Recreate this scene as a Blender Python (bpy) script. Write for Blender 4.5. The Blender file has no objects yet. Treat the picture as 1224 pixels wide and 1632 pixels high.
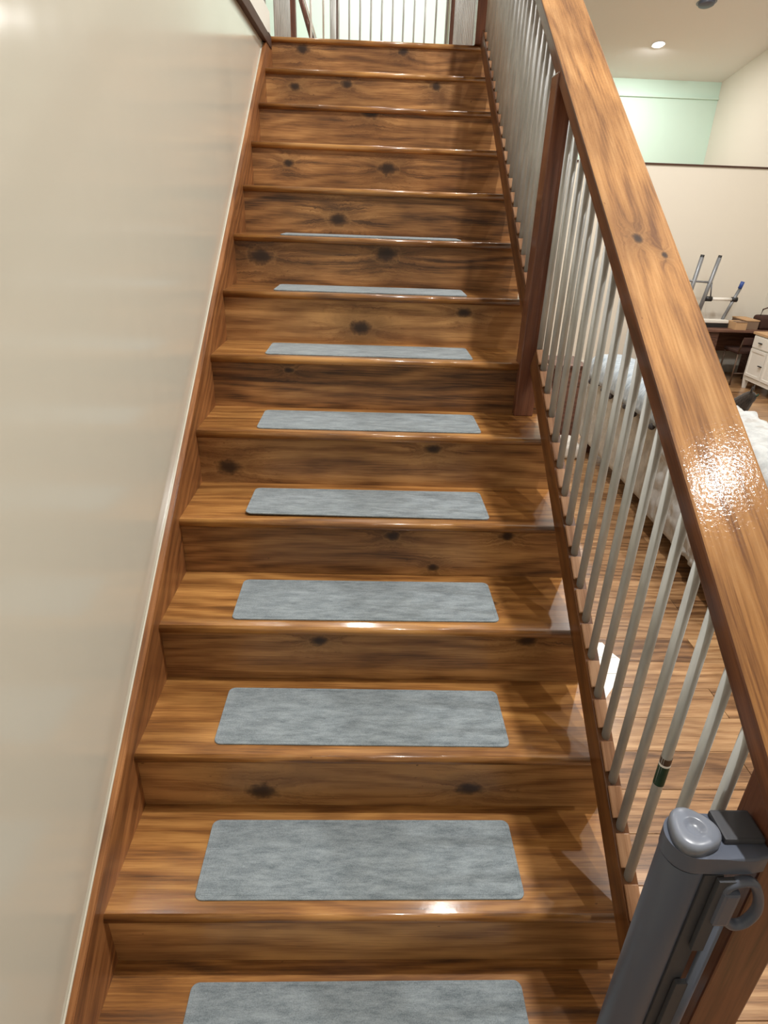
import bpy, bmesh, math, random
from mathutils import Vector, Matrix, noise as mnoise
random.seed(7)
S = bpy.context.scene
COL = S.collection
PI = math.pi

# ------------------------------------------------------------------ camera
cam_d = bpy.data.cameras.new('camera')
cam = bpy.data.objects.new('camera', cam_d); COL.objects.link(cam)
S.camera = cam
CX, CY, CZ, PITCH, YAW, ROLL, FPX = 0.56248633, -0.56448385, 1.61960278, 0.453181626, 0.0360071429, 0.0360047789, 979.666324
F = Vector((math.sin(YAW)*math.cos(PITCH), math.cos(YAW)*math.cos(PITCH), -math.sin(PITCH)))
R = Vector((math.cos(YAW), -math.sin(YAW), 0)); U = R.cross(F)
R2 = R*math.cos(ROLL) + U*math.sin(ROLL); U2 = -R*math.sin(ROLL) + U*math.cos(ROLL)
M = Matrix((R2, U2, -F)).transposed().to_4x4(); M.translation = (CX, CY, CZ)
cam.matrix_world = M
cam_d.sensor_fit = 'HORIZONTAL'; cam_d.sensor_width = 36
cam_d.lens = 36*FPX/1224; cam_d.clip_start = 0.02

# ------------------------------------------------------------------ world, exposure
w = bpy.data.worlds.new('world'); S.world = w; w.use_nodes = True
bg = w.node_tree.nodes['Background']; bg.inputs[0].default_value = (1.0, .95, .88, 1); bg.inputs[1].default_value = 0.02
S.view_settings.view_transform = 'Standard'; S.view_settings.look = 'None'
S.view_settings.exposure = 0.0; S.view_settings.gamma = 1; S.view_settings.use_curve_mapping = False

LAMP_COL = (1.0, 0.982, 0.95)
POWER = 0.34
# downlights: (x, y, power)
LAMPS = [(1.70, .80, 560), (3.75, .5, 230), (1.45, 3.25, 60), (3.9, 3.6, 190), (4.688, 10.318, 130),
         (3.9, 6.6, 270), (0.55, 6.35, 165), (-1.5, 4.6, 50), (-1.3, 8.9, 40), (0.5, -2.4, 30)]

# ------------------------------------------------------------------ dimensions
h, g, W = 0.19, 0.278498, 1.151119
SL = h/g; ANG = math.atan(SL)
FLOOR = -2*h
TOPZ = 13*h
YT = 13*g
def ceil_z(y): return 3.72 + (11.5-max(y, 1.2))*.186

# ------------------------------------------------------------------ helpers
def srgb(r, g_, b):
    f = lambda c: ((c/255+.055)/1.055)**2.4 if c/255 > .04045 else c/255/12.92
    return (f(r), f(g_), f(b), 1)
def link(o, parent=None):
    COL.objects.link(o)
    if parent is not None:
        o.parent = parent
        o.matrix_parent_inverse = wm(parent).inverted()
    return o
def wm(o):
    m = o.matrix_basis.copy()
    if o.parent is not None: m = wm(o.parent) @ o.matrix_parent_inverse @ m
    return m
def tag(o, label, cat, group=None, kind=None):
    if label: o['label'] = label
    if cat: o['category'] = cat
    if group: o['group'] = group
    if kind: o['kind'] = kind
    return o
def empty(name, loc, label, cat, group=None):
    o = bpy.data.objects.new(name, None); o.location = loc; o.empty_display_size = .1
    COL.objects.link(o); return tag(o, label, cat, group)
def meshobj(name, bm, mat, parent=None, smooth=False, loc=(0, 0, 0), rot=(0, 0, 0)):
    me = bpy.data.meshes.new(name); bmesh.ops.recalc_face_normals(bm, faces=bm.faces)
    bm.to_mesh(me); bm.free()
    if smooth:
        for p in me.polygons: p.use_smooth = True
    me.materials.append(mat)
    o = bpy.data.objects.new(name, me); o.location = loc; o.rotation_euler = rot
    return link(o, parent)
def dataobj(name, me, parent=None, loc=(0, 0, 0), rot=(0, 0, 0), scale=(1, 1, 1)):
    o = bpy.data.objects.new(name, me); o.location = loc; o.rotation_euler = rot; o.scale = scale
    return link(o, parent)
def bbox(bm, x0, x1, y0, y1, z0, z1, bev=0, seg=2):
    r = bmesh.ops.create_cube(bm, size=1)
    vs = r['verts']
    for v in vs:
        v.co = Vector(((x0+x1)/2+v.co.x*(x1-x0), (y0+y1)/2+v.co.y*(y1-y0), (z0+z1)/2+v.co.z*(z1-z0)))
    if bev:
        es = list({e for v in vs for e in v.link_edges})
        bmesh.ops.bevel(bm, geom=es, offset=bev, segments=seg, profile=.6, affect='EDGES')
def box(name, x0, x1, y0, y1, z0, z1, mat, parent=None, bev=0, seg=2, smooth=False):
    """box whose object origin is its centre-bottom"""
    c = ((x0+x1)/2, (y0+y1)/2, z0)
    bm = bmesh.new(); bbox(bm, x0-c[0], x1-c[0], y0-c[1], y1-c[1], 0, z1-z0, bev, seg)
    return meshobj(name, bm, mat, parent, smooth, c)
def tube_bm(bm, pts, r, n=12, caps=True):
    pts = [Vector(p) for p in pts]; rings = []
    for i, p in enumerate(pts):
        d = (pts[min(i+1, len(pts)-1)]-pts[max(i-1, 0)]).normalized()
        a = Vector((0, 0, 1)) if abs(d.z) < .9 else Vector((1, 0, 0))
        u = d.cross(a).normalized(); v = d.cross(u)
        rr = r[i] if isinstance(r, (list, tuple)) else r
        rings.append([bm.verts.new(p+(u*math.cos(2*PI*k/n)+v*math.sin(2*PI*k/n))*rr) for k in range(n)])
    for a, b in zip(rings, rings[1:]):
        for k in range(n): bm.faces.new((a[k], a[(k+1) % n], b[(k+1) % n], b[k]))
    if caps: bm.faces.new(rings[0][::-1]); bm.faces.new(rings[-1])
def tube(name, pts, r, mat, parent=None, n=12, smooth=True):
    o0 = Vector(pts[0]); bm = bmesh.new(); tube_bm(bm, [Vector(p)-o0 for p in pts], r, n)
    o = meshobj(name, bm, mat, parent, False, o0)
    if smooth:
        for p in o.data.polygons: p.use_smooth = len(p.vertices) == 4
    return o
def lathe(name, prof, mat, parent=None, n=32, loc=(0, 0, 0), rot=(0, 0, 0), sharp=True):
    bm = bmesh.new(); rings = []
    for r, z in prof:
        if r < 1e-6: rings.append([bm.verts.new((0, 0, z))])
        else: rings.append([bm.verts.new((r*math.cos(2*PI*k/n), r*math.sin(2*PI*k/n), z)) for k in range(n)])
    for a, b in zip(rings, rings[1:]):
        for k in range(n):
            k2 = (k+1) % n
            if len(a) == 1 and len(b) == 1: continue
            if len(a) == 1: bm.faces.new((a[0], b[k2], b[k]))
            elif len(b) == 1: bm.faces.new((a[k], a[k2], b[0]))
            else: bm.faces.new((a[k], a[k2], b[k2], b[k]))
    o = meshobj(name, bm, mat, parent, True, loc, rot)
    if sharp:
        try: o.data.set_sharp_from_angle(angle=math.radians(40))
        except Exception: pass
    return o

# ------------------------------------------------------------------ materials
class NT:
    def __init__(s, name):
        s.m = bpy.data.materials.new(name); s.m.use_nodes = True; s.t = s.m.node_tree; s.n = s.t.nodes
        s.b = s.n['Principled BSDF']
    def node(s, ty, **k):
        n = s.n.new(ty)
        for a, v in k.items(): setattr(n, a, v)
        return n
    def set(s, sock, v):
        if isinstance(v, bpy.types.NodeSocket): s.t.links.new(v, sock)
        else: sock.default_value = v
    def math(s, op, a, b=0.0, c=None):
        n = s.node('ShaderNodeMath', operation=op); s.set(n.inputs[0], a); s.set(n.inputs[1], b)
        if c is not None: s.set(n.inputs[2], c)
        return n.outputs[0]
    def comb(s, a, b, c):
        n = s.node('ShaderNodeCombineXYZ')
        for i, v in enumerate((a, b, c)): s.set(n.inputs[i], v)
        return n.outputs[0]
    def noise(s, vec, scale=1, detail=3, rough=.55, dist=0):
        n = s.node('ShaderNodeTexNoise'); s.set(n.inputs['Vector'], vec); n.inputs['Scale'].default_value = scale
        n.inputs['Detail'].default_value = detail; n.inputs['Roughness'].default_value = rough; n.inputs['Distortion'].default_value = dist
        return n.outputs['Fac']
    def ramp(s, fac, stops):
        n = s.node('ShaderNodeValToRGB'); s.set(n.inputs[0], fac); e = n.color_ramp.elements
        e[0].position, e[0].color = stops[0]; e[1].position, e[1].color = stops[-1]
        for p, c in stops[1:-1]:
            x = e.new(p); x.color = c
        return n.outputs[0]
    def mix(s, fac, a, b, blend='MIX'):
        n = s.node('ShaderNodeMix', data_type='RGBA', blend_type=blend); s.set(n.inputs[0], fac); s.set(n.inputs[6], a); s.set(n.inputs[7], b)
        return n.outputs[2]
    def bump(s, hgt, strength=.2, dist=.002, prev=None):
        n = s.node('ShaderNodeBump'); s.set(n.inputs['Height'], hgt); n.inputs['Strength'].default_value = strength; n.inputs['Distance'].default_value = dist
        if prev is not None: s.set(n.inputs['Normal'], prev)
        return n.outputs[0]
    def obj(s):
        n = s.node('ShaderNodeTexCoord'); return n.outputs['Object']
    def rnd(s):
        n = s.node('ShaderNodeObjectInfo'); return n.outputs['Random']
    def P(s, **k):
        for a, v in k.items(): s.set(s.b.inputs[a.replace('_', ' ')], v)

def wood(name, axes, light, mid, dark, rough=.3, coat=.6, coat_rough=.12, knots=False, blotch=.5, varnish=.05, vscale=60, tint=.15, rotx=0, spec=.35, speckle=0):
    T = NT(name)
    oc = T.obj()
    if rotx:
        mp = T.node('ShaderNodeMapping'); T.set(mp.inputs[0], oc); mp.inputs['Rotation'].default_value = (-rotx, 0, 0); oc = mp.outputs[0]
    sep = T.node('ShaderNodeSeparateXYZ'); T.set(sep.inputs[0], oc)
    d = dict(zip('XYZ', sep.outputs)); u, v, wv = d[axes[0]], d[axes[1]], d[axes[2]]
    rn = T.math('MULTIPLY', T.rnd(), 53.0)
    v2 = v; ks = []
    if knots:
        for i in (1, 2, 3):
            at = T.node('ShaderNodeAttribute', attribute_type='OBJECT', attribute_name='knot%d' % i)
            sp = T.node('ShaderNodeSeparateXYZ'); T.set(sp.inputs[0], at.outputs['Vector'])
            du = T.math('MULTIPLY', T.math('SUBTRACT', u, sp.outputs[0]), .62); dv = T.math('SUBTRACT', v, sp.outputs[1])
            r2 = T.math('MULTIPLY_ADD', sp.outputs[2], sp.outputs[2], 1e-9)
            d2 = T.math('DIVIDE', T.math('ADD', T.math('MULTIPLY', du, du), T.math('MULTIPLY', dv, dv)), r2)
            # ragged outline
            nz = T.noise(T.comb(T.math('ADD', u, rn), v, wv), 45, 3, .6)
            d2 = T.math('MULTIPLY', d2, T.math('MULTIPLY_ADD', nz, 2.4, -.2))
            core = T.math('EXPONENT', T.math('MULTIPLY', T.math('MULTIPLY', d2, d2), -1.3))
            halo = T.math('EXPONENT', T.math('MULTIPLY', d2, -.16))
            v2 = T.math('ADD', v2, T.math('MULTIPLY', halo, T.math('MULTIPLY', T.math('SIGN', dv), .022)))
            ks.append((core, halo, d2))
    ur = T.math('ADD', u, rn)
    sc = lambda a, b: T.comb(T.math('MULTIPLY', ur, a), T.math('MULTIPLY', v2, b), T.math('MULTIPLY', wv, b))
    g1 = T.noise(sc(2.0, 24), 1, 5, .65, .8)
    g2 = T.noise(sc(7, 210), 1, 3, .6)
    wob = T.noise(sc(1.1, 4.5), 1, 2)
    band = T.math('SINE', T.math('MULTIPLY_ADD', wob, 34.0, T.math('MULTIPLY', v2, 120.0)))
    t = T.math('ADD', T.math('MULTIPLY', g1, .50), T.math('ADD', T.math('MULTIPLY', g2, .42), T.math('MULTIPLY_ADD', band, .065, .03)))
    t = T.math('ADD', t, T.math('MULTIPLY', T.math('SUBTRACT', T.rnd(), .5), tint))
    col = T.ramp(t, [(.29, dark), (.46, mid), (.64, light)])
    bl = T.noise(sc(2.2, 5), 1, 3)
    col = T.mix(T.math('MULTIPLY', T.ramp(bl, [(.42, (1, 1, 1, 1)), (.62, (0, 0, 0, 1))]), blotch), col, T.mix(1, col, (.45, .40, .37, 1), 'MULTIPLY'))
    # tiny pin marks
    pm = T.noise(sc(40, 70), 1, 1)
    col = T.mix(T.ramp(pm, [(.77, (0, 0, 0, 1)), (.80, (.7, .7, .7, 1))]), col, dark)
    for core, halo, d2 in ks:
        col = T.mix(T.math('MULTIPLY', halo, .5), col, tuple(c*.55 for c in dark[:3])+(1,))
        ring = T.math('MULTIPLY', T.math('EXPONENT', T.math('MULTIPLY', T.math('ABSOLUTE', T.math('SUBTRACT', d2, 1.6)), -2.2)), .17)
        col = T.mix(ring, col, light)
        col = T.mix(T.math('MULTIPLY', core, .95), col, (.022, .010, .006, 1))
    vn = T.noise(T.obj(), vscale, 3, .6)
    n1 = T.bump(g2, .10, .0006)
    T.P(Base_Color=col, Roughness=rough, Coat_Weight=coat, Coat_Roughness=coat_rough, Normal=n1, Specular_IOR_Level=spec)
    T.P(Coat_Normal=T.bump(vn, varnish, .001))
    if speckle:
        # uneven hand-brushed varnish: glossy in specks, thin in between
        sp = T.noise(T.obj(), speckle, 4, .75)
        T.P(Coat_Weight=T.math('MULTIPLY', T.ramp(sp, [(.46, (.06, .06, .06, 1)), (.60, (1, 1, 1, 1))]), coat))
    return T.m

TL, TM, TD = srgb(195, 143, 81), srgb(150, 101, 53), srgb(88, 57, 32)
m_riser = wood('stained_pine_riser', 'XZY', srgb(208, 158, 100), srgb(164, 116, 70), srgb(88, 60, 38), rough=.45, coat=.25, coat_rough=.22, knots=True, blotch=.75, tint=.22)
m_tread = wood('stained_pine_tread', 'XYZ', TL, TM, TD, rough=.33, coat=.65, coat_rough=.12, knots=True, blotch=.65, varnish=.12, vscale=40)
m_skirt = wood('stained_pine_skirt', 'YZX', srgb(182, 126, 76), srgb(150, 98, 56), srgb(100, 62, 36), rough=.45, coat=.3, coat_rough=.2, blotch=.4, rotx=math.atan(.19/.278498))
m_hand = wood('varnished_handrail_wood', 'YXZ', srgb(206, 158, 102), srgb(178, 128, 74), srgb(122, 80, 44), rough=.55, coat=.8, coat_rough=.085, knots=True, blotch=.6, varnish=.30, vscale=120, speckle=170, spec=.15)
m_post = wood('red_stained_post_wood', 'ZXY', srgb(128, 82, 60), srgb(105, 64, 47), srgb(70, 42, 32), rough=.4, coat=.5, coat_rough=.15, blotch=.3)
m_lowrail = wood('brown_rail_wood', 'YZX', srgb(140, 92, 52), srgb(114, 72, 39), srgb(76, 47, 26), rough=.4, coat=.45, coat_rough=.18, blotch=.3)
m_handshade = wood('shaded_handrail_edge_wood', 'YZX', srgb(128, 80, 48), srgb(104, 62, 38), srgb(72, 42, 26), rough=.45, coat=.4, coat_rough=.15, blotch=.3)  # handrail wood darkened to paint in the shade on its sides
m_fillet = wood('pale_bare_wood', 'YXZ', srgb(208, 166, 130), srgb(180, 134, 98), srgb(130, 88, 58), rough=.5, coat=.2, blotch=.2)
m_dark = wood('dark_brown_wood', 'XZY', srgb(132, 96, 80), srgb(106, 74, 61), srgb(72, 50, 42), rough=.5, coat=.1, blotch=.2)
m_plank = wood('laminate_plank', 'XYZ', srgb(200, 160, 116), srgb(166, 124, 84), srgb(102, 70, 44), rough=.32, coat=.5, coat_rough=.2, blotch=.5, varnish=.02, tint=.2)

def paint(name, c, rough=.5, spec=.5, bumpy=.03, coat=0, coat_rough=.1, scale=350):
    T = NT(name)
    n = T.noise(T.obj(), scale, 2); n2 = T.noise(T.obj(), 1.3, 3)
    col = T.mix(T.math('MULTIPLY', n2, .12), c, tuple(x*.85 for x in c[:3])+(1,))
    T.P(Base_Color=col, Roughness=rough, Specular_IOR_Level=spec, Normal=T.bump(n, bumpy, .001), Coat_Weight=coat, Coat_Roughness=coat_rough)
    return T.m
m_wall = paint('cream_semi_gloss_paint', srgb(210, 206, 191), rough=.15, spec=.55, bumpy=.006)
m_beige = paint('beige_matt_paint', srgb(228, 222, 209), rough=.7, spec=.2)
m_white = paint('white_ceiling_paint', srgb(242, 241, 238), rough=.8, spec=.2)
m_mint = paint('mint_green_paint', srgb(210, 236, 223), rough=.6, spec=.3)
m_white_furn = paint('white_furniture_paint', srgb(235, 232, 224), rough=.4)
m_sub = paint('dark_subfloor', srgb(70, 50, 36), rough=.8)
m_plastic = paint('grey_plastic', srgb(88, 96, 112), rough=.38, spec=.5, bumpy=.02)
m_plastic_l = paint('light_grey_plastic', srgb(126, 133, 146), rough=.28, spec=.5, bumpy=.01)
m_plastic_d = paint('dark_grey_mesh', srgb(66, 68, 74), rough=.6)
m_black = paint('black_plastic', srgb(30, 30, 32), rough=.45)
m_blue = paint('blue_plastic', srgb(48, 78, 150), rough=.45)
m_green = paint('dark_green_print', srgb(28, 62, 44), rough=.5)
m_card = paint('brown_cardboard', srgb(196, 160, 122), rough=.85, spec=.1)
m_card2 = paint('grey_brown_cardboard', srgb(138, 116, 98), rough=.85, spec=.1)
m_paper_light = paint('white_paper_light_patch', srgb(250, 248, 244), rough=.8, spec=.1)  # sticker paper, and the light patch painted on the floor
m_greyline = paint('pale_grey_seam', srgb(180, 178, 172), rough=.8, spec=.1)
m_bag = paint('dark_brown_fabric', srgb(72, 52, 46), rough=.9, spec=.1)
m_trimdark = paint('dark_brown_trim', srgb(78, 56, 46), rough=.55, spec=.2)
def metal(name, c, met=.6, rough=.4):
    T = NT(name)
    n = T.noise(T.obj(), 60, 4, .7); n2 = T.noise(T.comb(0, 0, 0), 1)
    sep = T.node('ShaderNodeSeparateXYZ'); T.set(sep.inputs[0], T.obj())
    st = T.noise(T.comb(T.math('MULTIPLY', sep.outputs[0], 30.0), T.math('MULTIPLY', sep.outputs[1], 30.0), T.math('MULTIPLY', T.math('ADD', sep.outputs[2], T.math('MULTIPLY', T.rnd(), 9.0)), 5.0)), 1, 3)
    col = T.mix(T.ramp(st, [(.35, (0, 0, 0, 1)), (.7, (1, 1, 1, 1))]), tuple(x*.72 for x in c[:3])+(1,), c)
    T.P(Base_Color=col, Metallic=met, Roughness=T.math('MULTIPLY_ADD', n, .25, rough-.12))
    return T.m
m_pipe = metal('galvanised_steel', srgb(206, 209, 207), .2, .40)
m_alu = metal('aluminium', srgb(150, 153, 158), .5, .4)
m_bronze = metal('brown_metal', srgb(104, 82, 66), .3, .5)
def fabric(name, c1, c2, scale=40, rough=.95, fine=900, stretch=(1, 1, 1), pat=None, detail=5, drough=.65):
    T = NT(name)
    mp = T.node('ShaderNodeMapping'); T.set(mp.inputs[0], T.obj()); mp.inputs['Scale'].default_value = stretch
    a = T.noise(mp.outputs[0], scale, detail, drough); b = T.noise(T.obj(), fine, 2)
    t = T.math('ADD', T.math('MULTIPLY', a, .7), T.math('MULTIPLY', b, .3))
    col = T.ramp(t, [(.39, c1), (.60, c2)])
    if pat:
        vo = T.node('ShaderNodeTexVoronoi'); T.set(vo.inputs['Vector'], T.obj()); vo.inputs['Scale'].default_value = pat[1]
        nz = T.noise(T.obj(), pat[1]*2.5, 3)
        k = T.math('ADD', vo.outputs['Distance'], T.math('MULTIPLY', nz, .35))
        col = T.mix(T.ramp(k, [(.40, (pat[2],)*3+(1,)), (.5, (0, 0, 0, 1))]), col, pat[0])
    T.P(Base_Color=col, Roughness=rough, Specular_IOR_Level=.1, Sheen_Weight=.25, Sheen_Roughness=.6, Normal=T.bump(b, .35, .0015))
    return T.m
m_mat = fabric('grey_felt', srgb(100, 110, 116), srgb(148, 158, 163), scale=11, fine=420, stretch=(1, 4.5, 1), detail=9, drough=.78)
m_sofa = fabric('cream_slipcover', srgb(160, 154, 143), srgb(190, 184, 171), scale=12)
m_throw = fabric('blue_white_throw', srgb(140, 156, 170), srgb(194, 204, 212), scale=14, stretch=(1, 3, 1))
m_blank = fabric('white_patterned_blanket', srgb(184, 188, 188), srgb(212, 215, 215), scale=16, pat=(srgb(176, 172, 166), 11, .6))
m_pom = fabric('dark_pompom_wool', srgb(52, 48, 48), srgb(86, 80, 78), scale=60)
m_fur = fabric('dark_tabby_fur', srgb(22, 19, 18), srgb(62, 52, 44), scale=26, stretch=(1, 3, 1))
def emis(name, c, s):
    T = NT(name); T.P(Base_Color=(1, 1, 1, 1), Emission_Color=c, Emission_Strength=s); return T.m
m_lens = emis('lit_lamp_lens', (1, .95, .86, 1), 30)

# ================================================================== STRUCTURE
def struct(o, label, cat='structure'):
    return tag(o, label, cat, kind='structure')
RX = 6.3
# left stair wall (semi gloss), its top is the upper floor edge
struct(box('wall_left', -.16, -.02, -4.0, YT+.1, FLOOR-.05, TOPZ-.066, m_wall), 'cream glossy wall along the left side of the stairs', 'wall')
trim = box('trim_1', -.16, .004, -4.0, YT-.02, TOPZ-.066, TOPZ-.013, m_trimdark, bev=.003)
struct(box('trim_4', -.05, .0, -4.0, YT-.02, TOPZ-.013, TOPZ+.10, m_white_furn, bev=.003), 'white curb board above the dark trim beside the stairwell', 'trim')
struct(trim, 'dark brown trim capping the left stair wall', 'trim')
# floor with plank pieces
fl = box('floor', -.02, RX, -4.0, 8.65, FLOOR-.06, FLOOR-.012, m_sub); struct(fl, 'wood plank floor of the lower room', 'floor')
PW, PL = .192, 1.28
bm = bmesh.new(); bbox(bm, -PL/2+.001, PL/2-.001, -PW/2+.0009, PW/2-.0009, 0, .0119, .0012, 1)
plank_me = bpy.data.meshes.new('plank'); bmesh.ops.recalc_face_normals(bm, faces=bm.faces); bm.to_mesh(plank_me); bm.free(); plank_me.materials.append(m_plank)
nrow = int((8.65+1.2)/PW)+1
for i in range(nrow):
    y = -1.2+PW*(i+.5)
    x = W-.1 - (i*.47 % 1)*PL
    while x < RX+.2:
        vis = (x+PL/2 > W) and x-PL/2 < RX and (x < 3.4 + max(0, y)*.75)
        if vis and y < 8.6:
            dataobj('plank', plank_me, fl, (x+PL/2 if False else x, y, FLOOR-.012))
        x += PL
# far beige loft-front wall
struct(box('wall_far', 1.19, RX, 8.65, 8.79, FLOOR-.05, 2.30, m_beige), 'beige wall below the loft at the far end of the lower room', 'wall')
struct(box('trim_2', 1.19, RX, 8.635, 8.80, 2.30, 2.322, m_trimdark), 'thin dark ledge along the top of the far beige wall', 'trim')
struct(box('baseboard_far', 1.19, RX, 8.632, 8.65, FLOOR, FLOOR+.10, m_white_furn, bev=.003), 'white baseboard under the far beige wall', 'baseboard')
struct(box('wall_right', RX, RX+.12, -4.0, 11.62, FLOOR-.05, 5.9, m_beige), 'tall beige wall on the right of the lower room', 'wall')
struct(box('wall_loft', 1.33, RX, 11.5, 11.62, 2.25, 3.9, m_mint), 'mint green wall at the back of the loft', 'wall')
struct(box('trim_3', 1.33, RX, 11.47, 11.5, 3.475, 3.50, m_mint, bev=.004), 'thin mint moulding line near the top of the green loft wall', 'trim')
struct(box('floor_loft', 1.19, RX, 8.79, 11.5, 2.1, 2.27, m_plank), 'loft floor behind the far beige wall', 'floor')
# landing floor and hall
land = box('floor_landing', -3.2, 1.19, YT+.02, 11.62, TOPZ-.27, TOPZ-.001, m_plank); struct(land, 'upper landing floor at the top of the stairs', 'floor')
struct(box('wall_hall_back', -3.2, 1.33, 7.7, 7.82, TOPZ, 5.0, m_mint), 'pale mint hall wall behind the landing balusters', 'wall')
struct(box('wall_hall_side', 1.21, 1.33, 7.82, 11.62, FLOOR-.05, 4.9, m_mint), 'mint side wall between hall and loft', 'wall')
struct(box('wall_hall_left', -3.32, -3.2, -4.0, 11.62, FLOOR-.05, 5.9, m_white), 'white wall on the far left of the upper hall', 'wall')
struct(box('floor_upper', -3.2, -.16, -4.0, YT+.02, TOPZ-.27, TOPZ-.061, m_plank), 'upper floor beside the stairwell, above the left stair wall', 'floor')
struct(box('wall_under_landing', -.02, 1.19, YT+.05, YT+.17, FLOOR-.05, TOPZ-.27, m_beige), 'beige wall under the landing', 'wall')
struct(box('wall_under_hall', 1.09, 1.19, YT+.17, 8.65, FLOOR-.05, TOPZ-.27, m_beige), 'beige wall under the hall beside the lower room', 'wall')
struct(box('wall_back', -3.3, RX, -4.12, -4.0, FLOOR-.05, 5.9, m_beige), 'beige wall behind the viewer at the foot of the stairs', 'wall')
# vaulted ceiling
bm = bmesh.new()
pr = [(-4.12, ceil_z(1.2)), (1.2, ceil_z(1.2)), (11.62, ceil_z(11.62)), (11.62, ceil_z(11.62)+.15), (1.2, ceil_z(1.2)+.15), (-4.12, ceil_z(1.2)+.15)]
va = [bm.verts.new((-3.32, y, z)) for y, z in pr]; vb = [bm.verts.new((RX+.12, y, z)) for y, z in pr]
for i in range(6): bm.faces.new((va[i], va[(i+1) % 6], vb[(i+1) % 6], vb[i]))
bm.faces.new(va[::-1]); bm.faces.new(vb)
struct(meshobj('ceiling', bm, m_white), 'white sloping ceiling with recessed lights', 'ceiling')

# ================================================================== STAIRCASE
st = empty('staircase', (W/2, 0, FLOOR), 'stained knotty pine staircase rising straight between the cream wall and the railing', 'staircase')
KN = {2: [(.308, .05, .026), (.856, .064, .022)], 3: [(.441, .137, .015), (1.038, .146, .017)], 4: [(.652, .14, .014), (1.013, .148, .014), (.787, .028, .012)],
      5: [(.096, .057, .026), (.793, .14, .016)], 6: [(.277, .141, .010)], 7: [(.534, .064, .026), (.943, .134, .018)], 8: [(.105, .108, .030), (.632, .13, .028)],
      9: [(.416, .064, .026)], 10: [(.642, .1, .026), (.17, .106, .016)], 11: [(.553, .165, .024)], 12: [(.151, .113, .018), (.426, .134, .017), (.899, .14, .018)], 13: [(.169, .14, .022), (.73, .149, .017)]}
TT = .026; OV = .016
for k in range(-1, 14):
    # riser k under nosing k
    bm = bmesh.new(); bbox(bm, 0, W+.062, 0, .018, 0, h-TT, 0)
    o = meshobj('riser', bm, m_riser, st, False, (0, k*g+OV, (k-1)*h))
    for i, kn in enumerate(KN.get(k, [])): o['knot%d' % (i+1)] = kn
    # tread k with rounded nosing
    depth = g+OV+.006 if k < 13 else .10
    bm = bmesh.new(); sec = []
    r = TT/2; n = 8
    for a in range(n+1):
        th = PI/2+PI*a/n
        sec.append((r*.85+r*.85*math.cos(th), -r+r*math.sin(th)))
    sec += [(depth, -TT), (depth, 0)]
    x0, x1 = 0, W+.075
    va = [bm.verts.new((x0, y, z)) for y, z in sec]; vb = [bm.verts.new((x1, y, z)) for y, z in sec]
    for i in range(len(sec)):
        f = bm.faces.new((va[i], va[(i+1) % len(sec)], vb[(i+1) % len(sec)], vb[i])); f.smooth = i < n
    bm.faces.new(va); bm.faces.new(vb[::-1])
    o = meshobj('tread', bm, m_tread, st, False, (0, k*g, k*h))
    if k == 3: o['knot1'] = (.95, .14, .012)
# skirt board on the wall
def sloped(name, x0, x1, y0, y1, off0, off1, mat, parent, bev=0, slope=SL):
    """board along the stair slope; off = vertical offsets of lower and upper faces above nosing line (z=y*slope+off)"""
    a = math.atan(slope); L = (y1-y0)/math.cos(a); t = (off1-off0)*math.cos(a)
    bm = bmesh.new(); bbox(bm, -(x1-x0)/2, (x1-x0)/2, 0, L, 0, t, bev, 2)
    return meshobj(name, bm, mat, parent, False, ((x0+x1)/2, y0, y0*slope+off0), (a, 0, 0))
# skirt board as a prism that ends against the landing trim
bm = bmesh.new(); so = .068
y_end = (TOPZ+.0 - so)/SL
sec = [(-.45, -.45*SL+so-.34), (-.45, -.45*SL+so), (y_end, TOPZ), (YT+.02, TOPZ), (YT+.02, YT*SL+so-.34)]
va = [bm.verts.new((-.0195, y, z)) for y, z in sec]; vb = [bm.verts.new((0, y, z)) for y, z in sec]
for i in range(5): bm.faces.new((va[i], va[(i+1) % 5], vb[(i+1) % 5], vb[i]))
bm.faces.new(va[::-1]); bm.faces.new(vb)
bmesh.ops.bevel(bm, geom=[e for e in bm.edges if abs(e.verts[0].co.x-e.verts[1].co.x) < 1e-5 and min(v.co.x for v in e.verts) > -.001], offset=.002, segments=2, affect='EDGES')
sk = meshobj('skirt_board', bm, m_skirt, st)
a_ = math.atan(SL); Lc = (y_end+.45)/math.cos(a_)
bm = bmesh.new(); bbox(bm, -.0195, -.0155, 0, Lc, 0, .003)
meshobj('caulk_bead', bm, m_wall, st, False, (0, -.45, -.45*SL+so+.0002), (a_, 0, 0))
# outer cut stringer below the treads
bm = bmesh.new(); top = []
for k in range(-1, 13):
    top += [(k*g+OV+.018, (k-1)*h if k > -1 else FLOOR), (k*g+OV+.018, k*h-TT), ((k+1)*g+OV+.018, k*h-TT)]
low = [(YT+OV+.018, 12*h-TT-.30), (.28, FLOOR)]
sec = top+low
va = [bm.verts.new((W+.024, y, z)) for y, z in sec]; vb = [bm.verts.new((W+.060, y, z)) for y, z in sec]
for i in range(len(sec)): bm.faces.new((va[i], va[(i+1) % len(sec)], vb[(i+1) % len(sec)], vb[i]))
bm.faces.new(va[::-1]); bm.faces.new(vb); bmesh.ops.remove_doubles(bm, verts=bm.verts, dist=1e-5)
meshobj('stringer', bm, m_lowrail, st)

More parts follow.
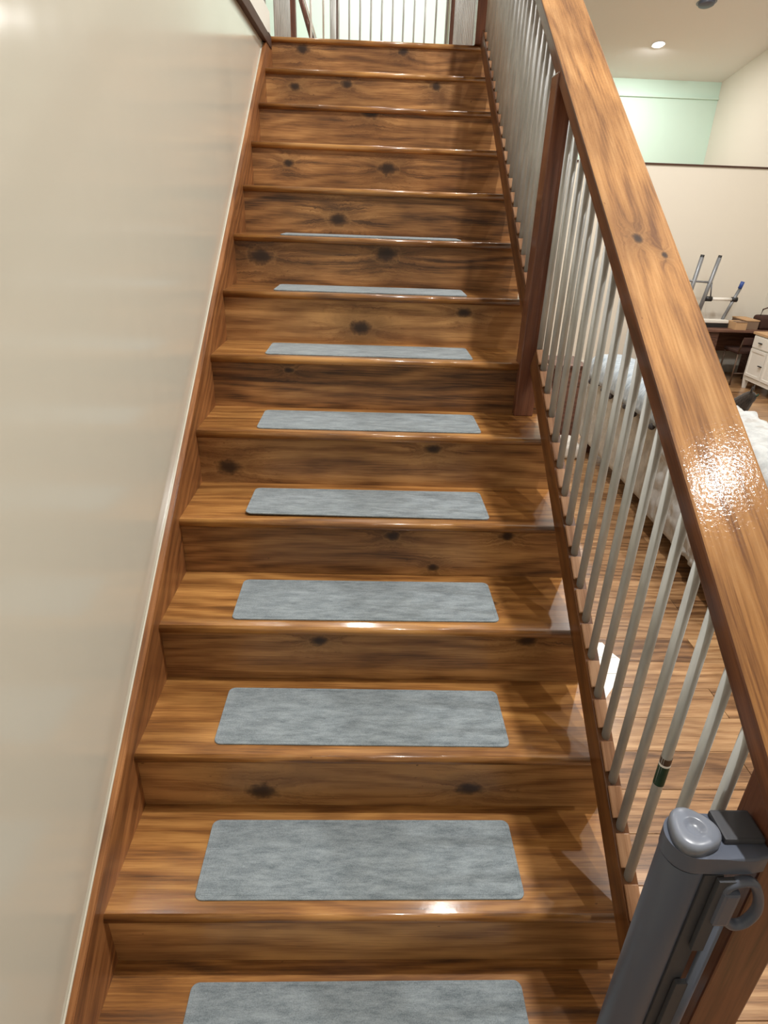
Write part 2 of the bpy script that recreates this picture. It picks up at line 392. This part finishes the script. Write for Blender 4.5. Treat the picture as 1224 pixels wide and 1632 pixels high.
# ================================================================== RAILING
rl = empty('stair_railing', (W+.04, 0, 0), 'brown wooden stair railing with round grey steel balusters on the right of the steps', 'railing')
HS = SL-.024
hl = lambda y: .8946-.024*y                # vertical offset of handrail underside above nosing line
H0, H1 = -.05, YT+.02
a = math.atan(HS); L = (H1-H0)/math.cos(a)
bm = bmesh.new(); bbox(bm, -.0725, .0725, 0, L, 0, .05*math.cos(a), .005, 2)
hr = meshobj('handrail', bm, m_hand, rl, False, (W+.0425, H0, H0*SL+hl(H0)), (a, 0, 0))
hr.data.materials.append(m_handshade)
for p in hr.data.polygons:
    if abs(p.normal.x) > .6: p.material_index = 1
hr['knot1'] = (1.252, -.0145, .011); hr['knot2'] = (1.196, .036, .007)
br_top = .104
def newel(x0, x1, y0, y1, z0, z1):
    return box('newel_post', x0, x1, y0, y1, z0, z1, m_post, rl, bev=.004)
newel(W, W+.085, 0, .082, FLOOR, .02*SL+hl(0)+.01)
newel(1.116, 1.186, 1.652, 1.728, 5*h, 1.69*SL+hl(1.69)+.008)
newel(1.120, 1.198, YT-.02, YT+.06, TOPZ, TOPZ+1.0)
def brail(y0, y1):
    o = sloped('bottom_rail', W, W+.038, y0, y1, 0.002, br_top-.006, m_lowrail, rl, .002)
    return o
segs = [(.082, 1.652), (1.728, YT-.02)]
XB = W+.0195; BR = .0104
bm = bmesh.new(); tube_bm(bm, [(0, 0, 0), (0, 0, 1)], BR, 14)
pipe_me = bpy.data.meshes.new('baluster'); bmesh.ops.recalc_face_normals(bm, faces=bm.faces); bm.to_mesh(pipe_me); bm.free()
for p in pipe_me.polygons: p.use_smooth = len(p.vertices) == 4
pipe_me.materials.append(m_pipe)
SP = .0829
bm = bmesh.new(); bbox(bm, -.0155, .0155, 0, (SP-.026)/math.cos(ANG), 0, .007, .0015, 1)
fil_me = bpy.data.meshes.new('fillet'); bmesh.ops.recalc_face_normals(bm, faces=bm.faces); bm.to_mesh(fil_me); bm.free(); fil_me.materials.append(m_fillet)
first = .302
ys = []
y = first-2*SP
while y < YT-.06:
    ys.append(y); y += SP
for si, (y0, y1) in enumerate(segs):
    br = brail(y0-.005, y1+.005)
    for y in ys:
        if not (y0+.012 < y < y1-.012): continue
        zb = y*SL+br_top-.02; zt = y*SL+hl(y)+.012
        jx = random.uniform(-.0015, .0015)
        b = dataobj('baluster', pipe_me, rl, (XB+jx, y, zb), (random.uniform(-.002, .002), random.uniform(-.002, .002), random.uniform(0, 6)), (1, 1, zt-zb))
        if abs(y-first) < .01:
            s = lathe('price_sticker', [(BR+.0004, 0), (BR+.0006, .0002), (BR+.0006, .052), (BR+.0004, .0522)], m_green, b, 24, (XB+jx, y, .60))
            s2 = lathe('sticker_band', [(BR+.0005, 0), (BR+.0009, .0002), (BR+.0009, .005), (BR+.0005, .0052)], m_paper_light, b, 24, (XB+jx, y, .652))
            s3 = lathe('sticker_tip', [(BR+.0004, 0), (BR+.0006, .0002), (BR+.0006, .016), (BR+.0004, .0162)], m_bronze, b, 24, (XB+jx, y, .657))
        yf = y+.013
        if yf+SP-.026 < y1:
            dataobj('fillet', fil_me, br, (XB, yf, yf*SL+br_top-.0058), (ANG, 0, 0))

# ================================================================== MATS
def mat_mesh(curl=0):
    w2, d2, rad, n = .766/2, .207/2, .018, 6
    def loop(ins, z):
        pts = []
        for sx, sy, a0 in ((1, 1, 0), (-1, 1, PI/2), (-1, -1, PI), (1, -1, 1.5*PI)):
            for i in range(n+1):
                th = a0+PI/2*i/n; rr = max(rad-ins, .002)
                pts.append((sx*(w2-rad)+(rr if rad > ins else rr)*math.cos(th)*1.0 - (0 if rad > ins else sx*(ins-rad)), sy*(d2-rad)+rr*math.sin(th) - (0 if rad > ins else sy*(ins-rad)), z))
        return pts
    bm = bmesh.new(); Ls = []
    for ins, z in ((0, .0003), (0, .003), (.001, .0042), (.0085, .0042), (.0095, .0034), (.0105, .0042)):
        Ls.append([bm.verts.new(p) for p in loop(ins, z)])
    for a, b in zip(Ls, Ls[1:]):
        m = len(a)
        for i in range(m): bm.faces.new((a[i], a[(i+1) % m], b[(i+1) % m], b[i]))
    bm.faces.new(Ls[-1]); bm.faces.new(Ls[0][::-1])
    if curl:
        for v in bm.verts:
            d = max(0, 1-math.hypot(v.co.x+w2, v.co.y+d2)/.09)
            v.co.z += curl*d*d
    return bm
labels = ['nearest grey felt stair mat, cut off by the bottom edge of the photo', 'second grey felt stair mat from the bottom, largest one seen whole', 'third grey felt stair mat from the bottom',
          'fourth grey felt stair mat from the bottom', 'fifth grey felt stair mat from the bottom, its front left corner curling up', 'sixth grey felt stair mat from the bottom, one step below the middle newel post',
          'seventh grey felt stair mat from the bottom, beside the middle newel post', 'eighth grey felt stair mat, second from the top of the mats', 'topmost grey felt stair mat, seen edge-on as a thin sliver']
for k in range(9):
    o = meshobj('stair_mat', mat_mesh(.010 if k == 4 else 0), m_mat, None, False, (.573+random.uniform(-.004, .004), k*g+.1435, k*h+.0002), (0, 0, random.uniform(-.006, .006)))
    tag(o, labels[k], 'stair mat', 'grey felt mats on the stair treads')

# ================================================================== SAFETY GATE
GX, GY = 1.045, .022
gt = empty('safety_gate', (GX, GY, .005), 'grey plastic retractable safety gate fixed to the bottom newel post', 'safety gate')
lathe('housing_tube', [(0, 0), (.033, 0), (.035, .002), (.035, .772), (.0338, .775), (0, .775)], m_plastic, gt, 40, (GX, GY, .01))
lathe('shadow_gap', [(0, 0), (.0325, 0), (.0325, .008), (0, .008)], m_black, gt, 32, (GX, GY, .784))
# cap: ring joined with an arm that reaches the post
cap = bmesh.new()
n = 28; out = []
for i in range(n+1):
    th = PI/2+PI*i/n*1.0
    out.append((.0365*math.cos(th), .0365*math.sin(th)))
out += [(.03, -.0372), (.075, -.0372), (W-GX-.008, -.033), (W-GX, -.024), (W-GX, .0365), (.03, .0366)]
vb0 = [cap.verts.new((x, y, 0)) for x, y in out]; vt0 = [cap.verts.new((x, y, .032)) for x, y in out]
for i in range(len(out)): cap.faces.new((vb0[i], vb0[(i+1) % len(out)], vt0[(i+1) % len(out)], vt0[i]))
tf = cap.faces.new(vt0); cap.faces.new(vb0[::-1])
bmesh.ops.bevel(cap, geom=list(tf.edges), offset=.006, segments=3, profile=.6, affect='EDGES')
co = meshobj('top_bracket', cap, m_plastic, gt, False, (GX, GY, .790))
for p in co.data.polygons: p.use_smooth = True
try: co.data.set_sharp_from_angle(angle=math.radians(38))
except Exception: pass
box('bracket_lid', GX+.042, W-.004, GY-.014, GY+.036, .820, .832, m_plastic_d, co, bev=.004)
# knob: rounded triangular dial with a thumb hollow
kb = bmesh.new(); prof = [(.0, 0), (.004, 0), (.012, .002), (.0135, .0035), (.030, .0055)]
rings = []; n = 48
spec = [(1.0, 0), (1.0, .012), (.95, .017), (.84, .0195), (.5, .0198), (.42, .019), (.32, .0155), (.16, .014), (0, .0135)]
for s, z in spec:
    ring = []
    if s == 0: ring = [kb.verts.new((0, 0, z))]
    else:
        for i in range(n):
            th = 2*PI*i/n; rr = .0345*(1+.085*math.cos(3*th+.6)*max(0, (s-.45)/.55))*s
            ring.append(kb.verts.new((rr*math.cos(th), rr*math.sin(th), z)))
    rings.append(ring)
for a_, b_ in zip(rings, rings[1:]):
    for i in range(n):
        if len(b_) == 1: kb.faces.new((a_[i], a_[(i+1) % n], b_[0]))
        else: kb.faces.new((a_[i], a_[(i+1) % n], b_[(i+1) % n], b_[i]))
kb.faces.new(rings[0][::-1])
meshobj('knob', kb, m_plastic_l, gt, True, (GX+.002, GY, .821))
# mesh roll slot with brackets, pull bar and ring handle
box('mesh_roll_edge', GX+.014, GX+.042, GY-.036, GY-.028, .02, .785, m_plastic_d, gt, bev=.001)
box('mesh_panel', GX+.030, GX+.056, GY-.046, GY-.0375, .62, .785, m_plastic_d, gt, bev=.001)
box('mesh_panel', GX+.030, GX+.056, GY-.046, GY-.0375, .03, .53, m_plastic_d, gt, bev=.001)
tube('pull_bar', [(GX+.056, GY-.042, .03), (GX+.056, GY-.042, .74)], .0085, m_plastic, gt, 14)
hd = bmesh.new()
ro = [(-.02, .050), (.012, .060), (.034, .03), (.043, -.006), (.032, -.036), (.010, -.040), (-.010, -.016), (-.018, .02)]
pts = [(GX+.066+x*.92, GY-.042-.004*i % .002, .722+z) for i, (x, z) in enumerate(ro)]
def closed_tube(bm, pts, r, n=10, sub=4):
    P = [Vector(p) for p in pts]; m = len(P); Q = []
    for i in range(m):
        a, b, c, d = P[i-1], P[i], P[(i+1) % m], P[(i+2) % m]
        for k in range(sub):
            t = k/sub
            Q.append(.5*((2*b)+(c-a)*t+(2*a-5*b+4*c-d)*t*t+(3*b-a-3*c+d)*t**3))
    rings = []
    for i, p in enumerate(Q):
        d = (Q[(i+1) % len(Q)]-Q[i-1]).normalized(); u = Vector((0, 1, 0)); v = d.cross(u).normalized()
        rings.append([bm.verts.new(p+u*math.cos(2*PI*k/n)*r*1.15+v*math.sin(2*PI*k/n)*r) for k in range(n)])
    for i in range(len(rings)):
        a, b = rings[i], rings[(i+1) % len(rings)]
        for k in range(n): bm.faces.new((a[k], a[(k+1) % n], b[(k+1) % n], b[k]))
closed_tube(hd, [Vector(p)-Vector((GX+.07, GY-.042, .73)) for p in pts], .0072)
meshobj('ring_handle', hd, m_plastic, gt, True, (GX+.07, GY-.042, .73))
box('latch_block', GX+.040, GX+.066, GY-.052, GY-.030, .69, .765, m_plastic, gt, bev=.006)
for z in (.10,):
    box('lower_bracket', GX+.03, W, GY-.02, GY+.03, z, z+.04, m_plastic, gt, bev=.004)

# ================================================================== LANDING RAILING
lr = empty('landing_railing', (.55, 5.44, TOPZ), 'brown posts and thin steel balusters fencing the upper landing', 'railing')
YB = 5.44
def lpost(x0, x1, y0, y1): box('post', x0, x1, y0, y1, TOPZ, TOPZ+1.0, m_post, lr, bev=.003)
lpost(1.155, 1.225, YB-.035, YB+.035); lpost(-.112, -.045, YB-.035, YB+.035); lpost(-.10, -.035, YT+.03, YT+.10); lpost(.19, .25, YB+.9, YB+.96)
box('top_rail', .22, 1.16, YB-.05, YB+.05, TOPZ+.98, TOPZ+1.02, m_hand, lr, bev=.004)
box('top_rail', 1.12, 1.26, YT+.06, YB, TOPZ+1.0, TOPZ+1.04, m_hand, lr, bev=.004)
box('top_rail', -.14, 0, YT+.06, YB, TOPZ+1.0, TOPZ+1.04, m_hand, lr, bev=.004)
box('top_rail', .17, .27, YB+.05, YB+.92, TOPZ+.98, TOPZ+1.02, m_hand, lr, bev=.004)
def lb(x, y): dataobj('baluster', pipe_me, lr, (x, y, TOPZ), (0, 0, random.uniform(0, 6)), (.72, .72, 1.0))
for i in range(11): lb(.285+i*.0845, YB)
for i in range(18): lb(1.185, YT+.12+i*.094)
for i in range(10): lb(-.078, 4.42+i*.094)
for i in range(9): lb(.22, YB+.1+i*.09)
# sloping rail of the next flight seen through the gap
ur = empty('upper_stair_rail', (.02, 6.1, TOPZ), 'dark sloping rail with white edge seen left of the landing balusters', 'handrail')
tube('sloping_rail', [(.17, 6.0, TOPZ+.06), (-.16, 6.0, TOPZ+1.05)], .022, m_post, ur, 8)
tube('white_edge', [(.205, 5.97, TOPZ+.06), (-.125, 5.97, TOPZ+1.05)], .008, m_white_furn, ur, 8)
tube('upright', [(.03, 5.93, TOPZ), (.03, 5.93, TOPZ+1.0)], .009, m_white_furn, ur, 8)
tube('upright', [(.135, 5.93, TOPZ), (.135, 5.93, TOPZ+1.0)], .009, m_white_furn, ur, 8)

# ================================================================== CEILING LIGHTS
LL = {0: 'recessed ceiling light over the lower steps, outside the frame', 1: 'recessed ceiling light mirrored as the glare on the handrail, outside the frame', 2: 'recessed ceiling light over the top steps, outside the frame', 3: 'recessed ceiling light over the sofa, outside the frame', 5: 'recessed ceiling light over the middle of the lower room, outside the frame', 6: 'recessed ceiling light over the landing balusters, outside the frame', 7: 'recessed ceiling light over the upper floor left of the stairs, outside the frame', 8: 'recessed ceiling light behind the mint hall wall, outside the frame', 9: 'recessed ceiling light behind the viewer at the foot of the stairs',
      4: 'lit recessed ceiling light glowing on the ceiling above the green loft wall'}
for i, (x, y, pw) in enumerate(LAMPS):
    z = ceil_z(y); tilt = (-math.atan(.186) if y > 1.2 else 0, 0, 0)
    c = empty('recessed_light', (x, y, z), LL.get(i, 'round recessed ceiling light out of view in the ceiling'), 'ceiling light', 'recessed ceiling lights')
    lathe('trim_ring', [(.078, 0), (.098, -.001), (.102, -.006), (.096, -.011), (.080, -.009)], m_white, c, 32, (x, y, z), tilt)
    lathe('lens', [(0, -.004), (.079, -.004), (.079, 0), (0, 0)], m_lens, c, 32, (x, y, z), tilt)
    ld = bpy.data.lights.new('recessed_lamp', 'AREA'); ld.shape = 'DISK'; ld.size = .15; ld.energy = pw*POWER; ld.color = LAMP_COL
    lo = bpy.data.objects.new('recessed_lamp', ld); lo.location = (x, y, z-.02); link(lo, c)
# unlit fitting at the top edge of the picture
zc = ceil_z(9.144)
dt = empty('ceiling_detector', (4.776, 9.144, zc), 'round dark grey ceiling fitting at the top edge of the photo, not lit', 'detector')
lathe('body', [(0, -.05), (.075, -.05), (.095, -.04), (.105, 0), (0, 0)], m_plastic, dt, 32, (4.776, 9.2, zc), (-math.atan(.186), 0, 0))
lathe('base_ring', [(.105, -.012), (.125, -.010), (.13, 0), (.105, 0)], m_plastic_l, dt, 32, (4.776, 9.2, zc), (-math.atan(.186), 0, 0))

# ================================================================== LOWER ROOM FURNITURE
def soft(name, x0, x1, y0, y1, z0, z1, mat, parent, bev=.05, seg=4): 
    o = box(name, x0, x1, y0, y1, z0, z1, mat, parent, bev, seg, True)
    return o
SX0, SX1, SY0, SY1 = 2.60, 3.55, 2.02, 5.05
sf = empty('sofa', ((SX0+SX1)/2, (SY0+SY1)/2, FLOOR), 'cream slipcovered sofa with its back turned to the stairs, seen through the balusters', 'sofa')
soft('backrest', SX0, SX0+.24, SY0, SY1, FLOOR+.125, .50, m_sofa, sf, .06)
soft('base', SX0+.15, SX1-.03, SY0+.05, SY1-.05, FLOOR+.13, -.06, m_sofa, sf, .03)
for y0, y1 in ((SY0, SY0+.22), (SY1-.22, SY1)): soft('arm', SX0+.1, SX1, y0, y1, FLOOR+.125, .24, m_sofa, sf, .07)
n = 2; L = (SY1-SY0-.46)/n
for i in range(n):
    soft('seat_cushion', SX0+.25, SX1+.02, SY0+.23+i*L, SY0+.23+(i+1)*L-.01, -.065, .09, m_sofa, sf, .05)
    soft('back_cushion', SX0+.21, SX0+.36, SY0+.23+i*L, SY0+.23+(i+1)*L-.01, .09, .47, m_sofa, sf, .07)
for x in (SX0+.08, SX1-.1):
    for y in (SY0+.1, SY1-.1): box('foot', x-.03, x+.03, y-.03, y+.03, FLOOR, FLOOR+.14, m_dark, sf, .004)
def cloth(name, path, y0, y1, mat, label, cat, ny=40, amp=.012, thick=.012, seed=0, edge=.03):
    """cloth swept along Y: path = list of (x,z)"""
    P = [Vector((x, 0, z)) for x, z in path]; Q = []
    for a, b in zip(P, P[1:]):
        m = max(2, int((b-a).length/.03))
        Q += [a.lerp(b, k/m) for k in range(m)]
    Q.append(P[-1]); bm = bmesh.new(); G = []
    for j in range(ny+1):
        t = j/ny; row = []
        for i, q in enumerate(Q):
            s = i/(len(Q)-1)
            y = y0+(y1-y0)*t + edge*mnoise.noise(Vector((s*3, t*2+seed, seed)))
            nv = mnoise.noise(Vector((q.x*5+seed, y*6, q.z*5)))+.5*mnoise.noise(Vector((q.x*14, y*15+seed, q.z*14)))
            T_ = (Q[min(i+1, len(Q)-1)]-Q[max(i-1, 0)]).normalized(); nn = Vector((-T_.z, 0, T_.x))
            p = q+nn*(abs(nv)*amp); row.append(bm.verts.new((p.x, y, p.z)))
        G.append(row)
    for a, b in zip(G, G[1:]):
        for i in range(len(a)-1): bm.faces.new((a[i], a[i+1], b[i+1], b[i]))
    o = meshobj(name, bm, mat, None, True)
    sm = o.modifiers.new('thickness', 'SOLIDIFY'); sm.thickness = thick; sm.offset = 1
    return o
xb = SX0
th = empty('throw_blanket', (SX0+.1, 4.4, .50), 'pale blue and white throw with dark pompoms draped over the sofa back', 'blanket')
tc = cloth('throw_cloth', [(xb-.028, .35), (xb-.02, .46), (xb+.03, .525), (xb+.21, .53), (xb+.30, .52)], 3.47, 4.98, m_throw, '', '', seed=3)
link_p = lambda o, p: (setattr(o, 'parent', p), setattr(o, 'matrix_parent_inverse', wm(p).inverted()))
link_p(tc, th)
bm = bmesh.new(); bmesh.ops.create_icosphere(bm, subdivisions=2, radius=.026)
for v in bm.verts: v.co *= 1+.18*mnoise.noise(v.co*70)
pom_me = bpy.data.meshes.new('pompom'); bm.to_mesh(pom_me); bm.free(); pom_me.materials.append(m_pom)
for i in range(9): dataobj('pompom', pom_me, th, (xb-.035, 3.53+i*.165, .335+.012*math.sin(i*2.1)), (i, i*2, 0))
fb = cloth('white_blanket', [(xb-.03, -.24), (xb-.03, .46), (xb+.02, .525), (xb+.2, .535), (xb+.42, .52), (xb+.46, .30)], 2.04, 3.40, m_blank, '', '', ny=70, amp=.045, seed=9, edge=.02)
tag(fb, 'rumpled white patterned blanket over the near end of the sofa back, right of the handrail', 'blanket')
# dark narrow cabinet beyond the sofa end
dc = empty('side_cabinet', (2.45, 5.45, FLOOR), 'tall dark brown cabinet standing past the far end of the sofa', 'cabinet')
box('body', 2.34, 2.62, 5.2, 5.62, FLOOR+.06, .36, m_dark, dc, .004); box('top', 2.32, 2.64, 5.18, 5.64, .36, .385, m_dark, dc, .004)
box('plinth', 2.35, 2.61, 5.22, 5.60, FLOOR, FLOOR+.06, m_black, dc)
box('door', 2.325, 2.34, 5.22, 5.60, FLOOR+.08, .34, m_dark, dc, .003)
lathe('knob', [(0, .02), (.012, .018), (.013, .012), (.006, .006), (.006, 0)], m_alu, dc, 16, (2.325, 5.28, -.02), (0, -PI/2, 0))
cu = soft('floor_cushion', 2.28, 2.56, 4.72, 5.08, FLOOR, FLOOR+.13, m_white_furn, None, .05)
tag(cu, 'small white cushion on the floor at the far end of the sofa', 'cushion')

# dresser
dz = FLOOR; DX = 5.70; DY0, DY1 = 6.55, 7.70
dr = empty('dresser', (DX+.24, (DY0+DY1)/2, dz), 'white dresser with wooden top, dark pulls and tapered legs by the right wall', 'dresser')
box('body', DX+.01, DX+.46, DY0, DY1, dz+.16, .33, m_white_furn, dr, .004)
box('top', DX-.015, DX+.48, DY0-.02, DY1+.02, .33, .362, m_card, dr, .005)
box('apron', DX, DX+.02, DY0+.04, DY1-.04, dz+.115, dz+.165, m_white_furn, dr, .004)
for x in (DX+.03, DX+.42):
    for y in (DY0+.035, DY1-.035):
        bm = bmesh.new(); r0 = [bm.verts.new((sx*.018, sy*.018, 0)) for sx, sy in ((-1, -1), (1, -1), (1, 1), (-1, 1))]; r1 = [bm.verts.new((sx*.032, sy*.032, .17)) for sx, sy in ((-1, -1), (1, -1), (1, 1), (-1, 1))]
        for i in range(4): bm.faces.new((r0[i], r0[(i+1) % 4], r1[(i+1) % 4], r1[i]))
        bm.faces.new(r0[::-1]); bm.faces.new(r1); meshobj('leg', bm, m_white_furn, dr, False, (x, y, dz))
def pull(parent, y, z):
    box('pull', DX-.035, DX-.015, y-.035, y+.035, z-.006, z+.006, m_black, parent, .003)
ncol = 3; cw = (DY1-DY0-.04)/ncol
for c in range(ncol):
    y0 = DY0+.02+c*cw+.008; y1 = y0+cw-.016
    d = box('drawer', DX-.012, DX+.012, y0, y1, .17, .315, m_white_furn, dr, .004); pull(d, (y0+y1)/2, .243)
    d = box('door', DX-.008, DX+.012, y0, y1, dz+.175, .15, m_white_furn, dr, .003); pull(d, y0+.05 if c else y1-.05, -.03)
    for (a0, a1, b0, b1) in ((y0, y0+.035, dz+.175, .15), (y1-.035, y1, dz+.175, .15), (y0+.035, y1-.035, dz+.175, dz+.21), (y0+.035, y1-.035, .115, .15)):
        box('frame_strip', DX-.015, DX-.007, a0, a1, b0, b1, m_white_furn, d, .0015)

# desk against the far wall
dk = empty('desk', (5.35, 8.3, FLOOR), 'dark brown desk against the far beige wall under the ladder', 'desk')
DT = .33
box('desktop', 4.55, 6.2, 7.98, 8.6, DT-.035, DT, m_dark, dk, .004)
box('pedestal', 4.62, 5.42, 8.06, 8.56, FLOOR, DT-.035, m_dark, dk, .004)
box('drawer', 4.66, 5.38, 8.045, 8.06, .10, .27, m_dark, dk, .003); box('drawer', 4.66, 5.38, 8.045, 8.06, -.12, .08, m_dark, dk, .003)
box('side_panel', 6.12, 6.16, 8.02, 8.56, FLOOR, DT-.035, m_dark, dk, .003)
box('back_panel', 5.42, 6.12, 8.52, 8.54, -.05, DT-.035, m_dark, dk)
# chair in front of the desk
ch = empty('desk_chair', (5.75, 7.95, FLOOR), 'brown metal chair with a dark seat pushed under the desk', 'chair')
cx, cy = 5.80, 8.0
soft('seat', cx-.20, cx+.20, cy-.20, cy+.18, .04, .085, m_bag, ch, .018, 3)
for sx in (-1, 1):
    tube('leg', [(cx+sx*.18, cy-.18, .05), (cx+sx*.20, cy-.21, FLOOR)], .011, m_bronze, ch, 8)
    tube('back_leg', [(cx+sx*.18, cy+.17, FLOOR), (cx+sx*.18, cy+.15, .05)], .011, m_bronze, ch, 8)
    tube('back_upright', [(cx+sx*.19, cy-.19, .06), (cx+sx*.19, cy-.24, .24)], .011, m_bronze, ch, 8)
tube('stretcher', [(cx-.19, cy-.195, -.22), (cx+.19, cy-.195, -.22)], .009, m_bronze, ch, 8)
soft('backrest', cx-.20, cx+.20, cy-.26, cy-.235, .17, .27, m_bag, ch, .01, 2)
# ladder standing upside down on the desk
ld = empty('folding_ladder', (5.1, 8.2, DT), 'grey aluminium folding ladder with black joints lying on the desk, legs up', 'ladder')
LY = 8.25; DT2 = DT+.001
def bar(name, x0, z0, x1, z1, r, mat, y=LY, y2=None): return tube(name, [(x0, y, z0), (x1, y if y2 is None else y2, z1)], r, mat, ld, 10)
bar('rail', 4.88, DT2+.02, 4.73, 1.22, .024, m_alu, LY+.12); bar('rail', 4.93, DT2+.02, 5.02, 1.22, .028, m_alu)
bar('rail', 5.13, DT2+.02, 5.26, 1.22, .027, m_alu); bar('rail', 5.50, DT2+.05, 5.65, .84, .022, m_alu)
bar('foot_cap', 5.015, 1.18, 5.023, 1.25, .026, m_black); bar('foot_cap', 5.255, 1.18, 5.264, 1.25, .024, m_black); bar('foot_cap', 4.735, 1.18, 4.73, 1.25, .024, m_black, LY+.12)
bar('blue_foot', 5.645, .84, 5.665, .93, .026, m_blue)
bar('rung', 4.90, .92, 5.24, .905, .014, m_alu); bar('rung', 5.26, .695, 5.60, .695, .022, m_white_furn)
bar('joint', 5.20, .695, 5.29, .695, .034, m_black); bar('joint', 5.57, .695, 5.645, .695, .034, m_black)
bar('brace', 5.24, .90, 5.27, .72, .010, m_alu)
box('step', 5.15, 5.56, LY-.10, LY+.02, .392, .43, m_white_furn, ld, .006); box('step_tread', 5.15, 5.56, LY-.108, LY-.10, DT2, .39, m_black, ld, .002)
# boxes and bag on the desk
b1 = empty('cardboard_box', (5.60, 8.2, DT), 'light brown cardboard box beside the ladder on the desk', 'box', 'boxes on the desk')
box('carton', 5.575, 5.735, 7.99, 8.20, DT, DT+.10, m_card, b1, .003); box('flap', 5.58, 5.73, 7.985, 8.09, DT+.10, DT+.106, m_card2, b1)
b2 = empty('cardboard_box', (5.80, 8.25, DT), 'grey brown cardboard box right of the light one on the desk', 'box', 'boxes on the desk')
box('carton', 5.75, 5.93, 8.05, 8.42, DT, DT+.11, m_card2, b2, .003); box('lid', 5.745, 5.935, 8.045, 8.425, DT+.11, DT+.125, m_card, b2, .002)
bgd = empty('handbag', (6.05, 8.2, DT), 'dark brown bag at the right end of the desk', 'bag')
soft('body', 5.95, 6.17, 8.05, 8.28, DT, DT+.18, m_bag, bgd, .05)
tube('strap', [(5.98, 8.16, DT+.15), (6.0, 8.16, DT+.26), (6.08, 8.16, DT+.29), (6.13, 8.16, DT+.24), (6.14, 8.16, DT+.15)], .010, m_bag, bgd, 8)

# pool of light on the floor, painted as a white slab with plank seams
pp = empty('floor_light_patch', (1.80, 1.84, FLOOR), 'bright white sheet of light painted on the plank floor beside the railing, with faint seams', 'light patch')
def floor_poly(name, pts, z0, z1, mat, parent):
    bm = bmesh.new(); lo = [bm.verts.new((x, y, z0)) for x, y in pts]; hi = [bm.verts.new((x, y, z1)) for x, y in pts]
    for i in range(len(pts)): bm.faces.new((lo[i], lo[(i+1) % len(pts)], hi[(i+1) % len(pts)], hi[i]))
    bm.faces.new(hi); bm.faces.new(lo[::-1]); return meshobj(name, bm, mat, parent)
floor_poly('patch', [(1.70, 1.60), (1.865, 1.80), (1.875, 1.89), (1.85, 1.94), (1.83, 2.02), (1.66, 2.02)], FLOOR+.0003, FLOOR+.0018, m_paper_light, pp)
for yy, xa, xb_ in ((1.90, 1.70, 1.86), (1.775, 1.70, 1.83)): floor_poly('seam_line', [(xa, yy), (xb_, yy), (xb_, yy+.003), (xa, yy+.003)], FLOOR+.0016, FLOOR+.0021, m_greyline, pp)

# ================================================================== CAT
ct = empty('cat', (4.52, 5.80, FLOOR), 'dark brown tabby cat sitting on the floor behind the white blanket', 'cat')
V_ = [(0, .10, .11), (0, .02, .17), (0, -.05, .24), (0, -.085, .30), (0, -.115, .345), (0, -.165, .335),   # rump, back, shoulders, neck, head, muzzle
      (.05, -.06, .14), (.045, -.075, .05), (.045, -.10, .012), (-.05, -.06, .14), (-.045, -.075, .05), (-.045, -.10, .012),
      (.085, .06, .08), (.09, -.02, .035), (.09, -.06, .014), (-.085, .06, .08), (-.09, -.02, .035), (-.09, -.06, .014),
      (.02, .19, .03), (.10, .23, .018), (.17, .19, .016), (.19, .12, .015)]
E_ = [(0, 1), (1, 2), (2, 3), (3, 4), (4, 5), (2, 6), (6, 7), (7, 8), (2, 9), (9, 10), (10, 11), (0, 12), (12, 13), (13, 14), (0, 15), (15, 16), (16, 17), (0, 18), (18, 19), (19, 20), (20, 21)]
RAD = [.105, .105, .095, .075, .072, .034, .036, .022, .022, .036, .022, .022, .05, .028, .022, .05, .028, .022, .028, .018, .016, .012]
me = bpy.data.meshes.new('body'); me.from_pydata(V_, E_, []); me.materials.append(m_fur)
cb = bpy.data.objects.new('body', me); cb.location = (4.52, 5.80, FLOOR); cb.rotation_euler = (0, 0, math.radians(48)); cb.scale = (1.12, 1.12, 1.12); link(cb, ct)
smd = cb.modifiers.new('skin', 'SKIN')
for i, sv in enumerate(me.skin_vertices[0].data): sv.radius = (RAD[i], RAD[i]); sv.use_root = (i == 0)
sb = cb.modifiers.new('sub', 'SUBSURF'); sb.levels = 2; sb.render_levels = 2
cm = Matrix.Translation((4.52, 5.80, FLOOR)) @ Matrix.Rotation(math.radians(48), 4, 'Z') @ Matrix.Diagonal((1.12, 1.12, 1.12, 1))
for sx in (-1, 1):
    bm = bmesh.new(); bmesh.ops.create_cone(bm, segments=10, radius1=.024, radius2=.002, depth=.06, cap_ends=True)
    e = meshobj('ear', bm, m_fur, None, True); e.matrix_world = cm @ Matrix.Translation((sx*.040, -.11, .422)) @ Matrix.Rotation(sx*.25, 4, 'Y') @ Matrix.Diagonal((1, .5, 1, 1)); link_p(e, ct)
    bm = bmesh.new(); bmesh.ops.create_uvsphere(bm, u_segments=12, v_segments=8, radius=.0095)
    e = meshobj('eye', bm, m_green, None, True); e.matrix_world = cm @ Matrix.Translation((sx*.026, -.163, .362)); link_p(e, ct)
